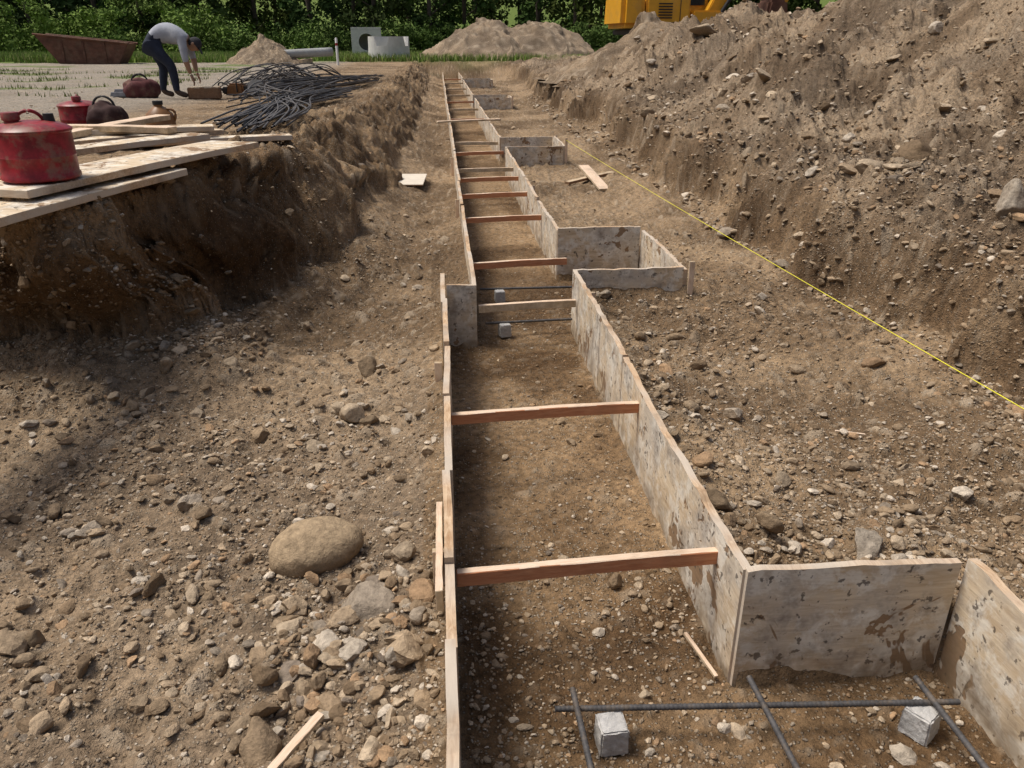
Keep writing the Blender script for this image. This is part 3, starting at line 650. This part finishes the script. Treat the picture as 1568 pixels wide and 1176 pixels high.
E=[('pelvis','waist'),('waist','chest'),('chest','shl'),('shl','neck'),('pelvis','hipL'),('hipL','kneeL'),('kneeL','calfL'),('calfL','ankL'),('ankL','toeL'),('pelvis','hipR'),('hipR','kneeR'),('kneeR','calfR'),('calfR','ankR'),('ankR','toeR'),('shl','sL'),('sL','eL'),('eL','wL'),('shl','sR'),('sR','eR'),('eR','wR')]
body=skinned('body',J,E,'pelvis',WK)
for m in (SHIRT,JEAN,SKIN,BOOT): body.data.materials.append(m)
segs=[(np.array(J[a][0]),np.array(J[b][0]),a,b) for a,b in E]
for p in body.data.polygons:
    c=np.array(p.center); best=None
    for a,b,na,nb in segs:
        t=np.clip(np.dot(c-a,b-a)/np.dot(b-a,b-a),0,1); dd=np.linalg.norm(c-a-(b-a)*t)
        if best is None or dd<best[0]: best=(dd,na,nb,t)
    _,na,nb,t=best; mi=0
    if na.startswith(('hip','knee','calf')) or nb.startswith('hip'): mi=1
    if c[2]<.13: mi=3
    if na=='pelvis' and nb=='waist' and t<.25: mi=1
    if na in('eL','eR') and t>.15: mi=2
    if nb=='neck' and t>.6: mi=2
    p.material_index=mi
v,f=ico(4); hx=v.copy(); hx=hx*np.array([.098,.078,.118]); face=v[:,0]>0
hx[:,0]+=.018*np.exp(-((v[:,1]/.16)**2+((v[:,2]+.05)/.2)**2))*face
hx[:,0]-=.012*np.exp(-(((np.abs(v[:,1])-.35)/.16)**2+((v[:,2]-.12)/.12)**2))*face
hx[:,0]-=.008*np.exp(-((v[:,1]/.3)**2+((v[:,2]+.45)/.06)**2))*face
hx[:,0]+=.012*np.exp(-((v[:,1]/.3)**2+((v[:,2]+.8)/.2)**2))*face; hx[:,1]*=1-.22*np.clip(-v[:,2],0,1)
HD=empty('head',(.555,0,.83)); HD.parent=WK; HD.rotation_euler=(0,math.radians(62),0)
addobj('face',raw_mesh('face',hx,f.reshape(-1),3),[SKIN],HD)
for i,y in enumerate((-.078,.078)):
    o=addobj('ear_%d'%i,raw_mesh('ear',v*np.array([.022,.012,.034]),f.reshape(-1),3),[SKIN],HD); o.location=(-.01,y,-.005)
hc=v*np.array([.106,.087,.125]); cp=hc.copy(); cp[:,2]=np.maximum(cp[:,2],.018-.02*(cp[:,0]<0)); addobj('cap',raw_mesh('cap',cp,f.reshape(-1),3),[CAP],HD)
rbox('cap_brim',(.10,.13,.010),(.13,0,.03),[CAP],HD,.004,(1,1),(0,.15,0))
hr=v*np.array([.100,.081,.10]); hr[:,0]=np.minimum(hr[:,0],-.015); addobj('hair',raw_mesh('hair',hr,f.reshape(-1),3),[CAP],HD)
for sgn,nm,w in ((1,'L',J['wL'][0]),(-1,'R',J['wR'][0])):
    x,y,z_=w; jj={'w':((x,y,z_),.030),'p1':((x+.015,y,z_-.05),(.034,.02)),'p2':((x+.025,y,z_-.09),(.038,.018))}; ee=[('w','p1'),('p1','p2')]
    for k,(oy,L) in enumerate(((-.030,.072),(-.010,.082),(.011,.076),(.030,.060))):
        a=(x+.028,y+oy,z_-.10); b=(x+.040,y+oy*1.1,z_-.10-L*.5); c=(x+.030,y+oy*1.1,z_-.10-L)
        jj['f%da'%k]=(a,.010); jj['f%db'%k]=(b,.009); jj['f%dc'%k]=(c,.008); ee+=[('p2','f%da'%k),('f%da'%k,'f%db'%k),('f%db'%k,'f%dc'%k)]
    jj['t1']=((x+.03,y-sgn*.038,z_-.06),.012); jj['t2']=((x+.05,y-sgn*.048,z_-.10),.010); ee+=[('p1','t1'),('t1','t2')]
    o=skinned('hand_'+nm,jj,ee,'w',WK,1); o.data.materials.append(SKIN)
TB=batten('timber_block',(-4.30,14.8,.880),(-3.78,14.87,.880),.30,.19,None,[DKW,TAN])

# ---------------------------------------------------------------- vegetation
def leaf_mat(name):
    m,nt,b=mat(name,.9,.05); n=N(nt); at=n.new('ShaderNodeAttribute',attribute_name='tint'); n.L(at.outputs['Color'],b.inputs['Base Color']); return m
LEAF=leaf_mat('foliage_leaves'); BARK=simple('bark',(.08,.06,.045),.95,.3,5)
def leafcloud(name,C,Rr,per,size,cols,parent=None,seed=1):
    r=np.random.default_rng(seed); C=np.array(C); Rr=np.array(Rr); cols=np.array(cols); n=len(C)*per
    ci=np.repeat(np.arange(len(C)),per); dr=r.normal(size=(n,3)); dr/=np.linalg.norm(dr,axis=1)[:,None]
    P=C[ci]+dr*(Rr[ci])*(r.random(n)**.4)[:,None]
    nm=dr+r.normal(size=(n,3))*.7; nm[:,2]+=.4; nm/=np.linalg.norm(nm,axis=1)[:,None]
    A=np.cross(nm,r.normal(size=(n,3))); A/=np.linalg.norm(A,axis=1)[:,None]; B=np.cross(nm,A)
    s_=(size*r.uniform(.6,1.3,n))[:,None]
    V=np.stack([P-A*s_,P-B*s_*.55+nm*s_*.15,P+A*s_,P+B*s_*.55+nm*s_*.15],1).reshape(-1,3)
    tint=cols[ci]*r.uniform(.75,1.25,n)[:,None]; tint=np.c_[tint,np.ones(n)]
    me=raw_mesh(name,V,np.arange(n*4),4,False); setcol(me,'tint',np.repeat(tint,4,0)); return addobj(name,me,[LEAF],parent)
TL=empty('distant_tree_line'); C=[];Rr=[];cl=[];tr=[]
rv=np.random.default_rng(5)
for row,(yb,sp_,hh) in enumerate(((60,3.6,9),(66,4.2,11),(73,4.5,12))):
    x=-62+row*1.7
    while x<52:
        tx=x+rv.uniform(-1,1); ty=yb+rv.uniform(-2,2); h=hh*rv.uniform(.8,1.15); g=float(grade(np.array([tx]),np.array([ty]))[0]); w_=rv.uniform(2.2,3.2)
        tone=np.array([.048,.080,.022])*rv.uniform(.6,1.25)*np.array([rv.uniform(.8,1.3),1,rv.uniform(.7,1.2)])
        tr.append((bar([(tx,ty,g-.2),(tx+rv.uniform(-.3,.3),ty,g+h*.45),(tx+rv.uniform(-.6,.6),ty,g+h*.85)],6),.16))
        for k in range(26):
            q=k/25; zz=g+h*(.06+.9*q); ww=w_*math.sin(math.pi*min(1,.25+.72*q))**.7; a=rv.uniform(0,6.28); rd=rv.uniform(.3,1)*ww*.8
            c=(tx+math.cos(a)*rd,ty+math.sin(a)*rd*.8,zz); C.append(c); rr_=rv.uniform(.6,1.2); Rr.append((rr_,rr_,rr_*.7)); cl.append(tone*rv.uniform(.7,1.35))
            if k%4==0: tr.append((bar([(tx,ty,zz-.8),((tx+c[0])/2,(ty+c[1])/2,zz-.2),c],4),.05))
        x+=sp_
leafcloud('foliage',C,Rr,80,.20,cl,TL,3); tubes('trunks',tr,[BARK],TL,6)
C=[];Rr=[];cl=[]
x=-55
while x<45:
    y=rv.uniform(51,57); h=rv.uniform(2.0,4.4) if x<-14 else rv.uniform(.9,2.4); g=.75
    tone=np.array([.17,.25,.06])*rv.uniform(.6,1.15) if x<-13 else np.array([.10,.155,.04])*rv.uniform(.7,1.2)
    for k in range(int(7+h*2)):
        C.append((x+rv.uniform(-1.2,1.2),y+rv.uniform(-.8,.8),g+h*rv.uniform(.08,.9))); q=rv.uniform(.45,.85); Rr.append((q,q,q*.7)); cl.append(tone*rv.uniform(.75,1.3))
    x+=rv.uniform(.8,1.4)
leafcloud('shrubs',C,Rr,75,.12,cl,None,4)
def blades(name,xs_,ys_,h,w,cols,seed):
    r=np.random.default_rng(seed); n=len(xs_); g=grade(xs_,ys_); a=r.uniform(0,3.14,n); hh=h*r.uniform(.5,1.2,n); lean=r.normal(0,.25,(n,2))*hh[:,None]
    dx=np.cos(a)*w/2; dy=np.sin(a)*w/2
    V=np.stack([np.stack([xs_-dx,ys_-dy,g-.02],-1),np.stack([xs_+dx,ys_+dy,g-.02],-1),np.stack([xs_+lean[:,0],ys_+lean[:,1],g+hh],-1)],1).reshape(-1,3)
    t=np.array(cols)[r.integers(0,len(cols),n)]*r.uniform(.7,1.3,n)[:,None]; me=raw_mesh(name,V,np.arange(n*3),3,False); setcol(me,'tint',np.repeat(np.c_[t,np.ones(n)],3,0)); return addobj(name,me,[LEAF])
n=60000; gx=rv.uniform(-38,12,n); gy=39.5+rv.random(n)**1.3*13; k=(fbm(gx*.35,gy*.35,3,5)>-.35)|(gy>45)
blades('tall_grass',gx[k],gy[k],.36,.06,[(.19,.29,.06),(.23,.31,.08),(.14,.22,.05),(.32,.31,.14)],6)
n=9000; gx=rv.uniform(-15,-6,n); gy=rv.uniform(15,30,n); k=(fbm(gx*.5+4,gy*.8,4,3)>.25)
blades('weeds',gx[k],gy[k],.10,.03,[(.13,.17,.045),(.17,.19,.06)],7)

# ---------------------------------------------------------------- camera, light
cam=bpy.data.cameras.new('camera'); co=bpy.data.objects.new('camera',cam); sc.collection.objects.link(co); sc.camera=co
cam.sensor_width=36; cam.lens=27.55; cam.clip_start=.05; cam.clip_end=2000
co.location=(0,0,1.73); co.rotation_euler=(math.radians(90-23.75),0,-math.radians(4.97))
w=bpy.data.worlds.new('World'); sc.world=w; w.use_nodes=True; nt=w.node_tree
sky=nt.nodes.new('ShaderNodeTexSky'); sky.sky_type='NISHITA'; sky.sun_disc=False
S_=Vector((-.88,.22,0)).normalized(); el=math.radians(63)
sky.sun_elevation=el; sky.sun_rotation=math.atan2(S_.x,S_.y); sky.dust_density=6; sky.air_density=1
nt.links.new(sky.outputs[0],nt.nodes['Background'].inputs[0]); nt.nodes['Background'].inputs[1].default_value=.105
sd=Vector((S_.x*math.cos(el),S_.y*math.cos(el),math.sin(el)))
sl=bpy.data.lights.new('sun','SUN'); sl.energy=3.0; sl.angle=math.radians(20); sl.color=(1,.95,.88)
so=bpy.data.objects.new('sun',sl); sc.collection.objects.link(so); so.rotation_euler=(-sd).to_track_quat('-Z','Y').to_euler()
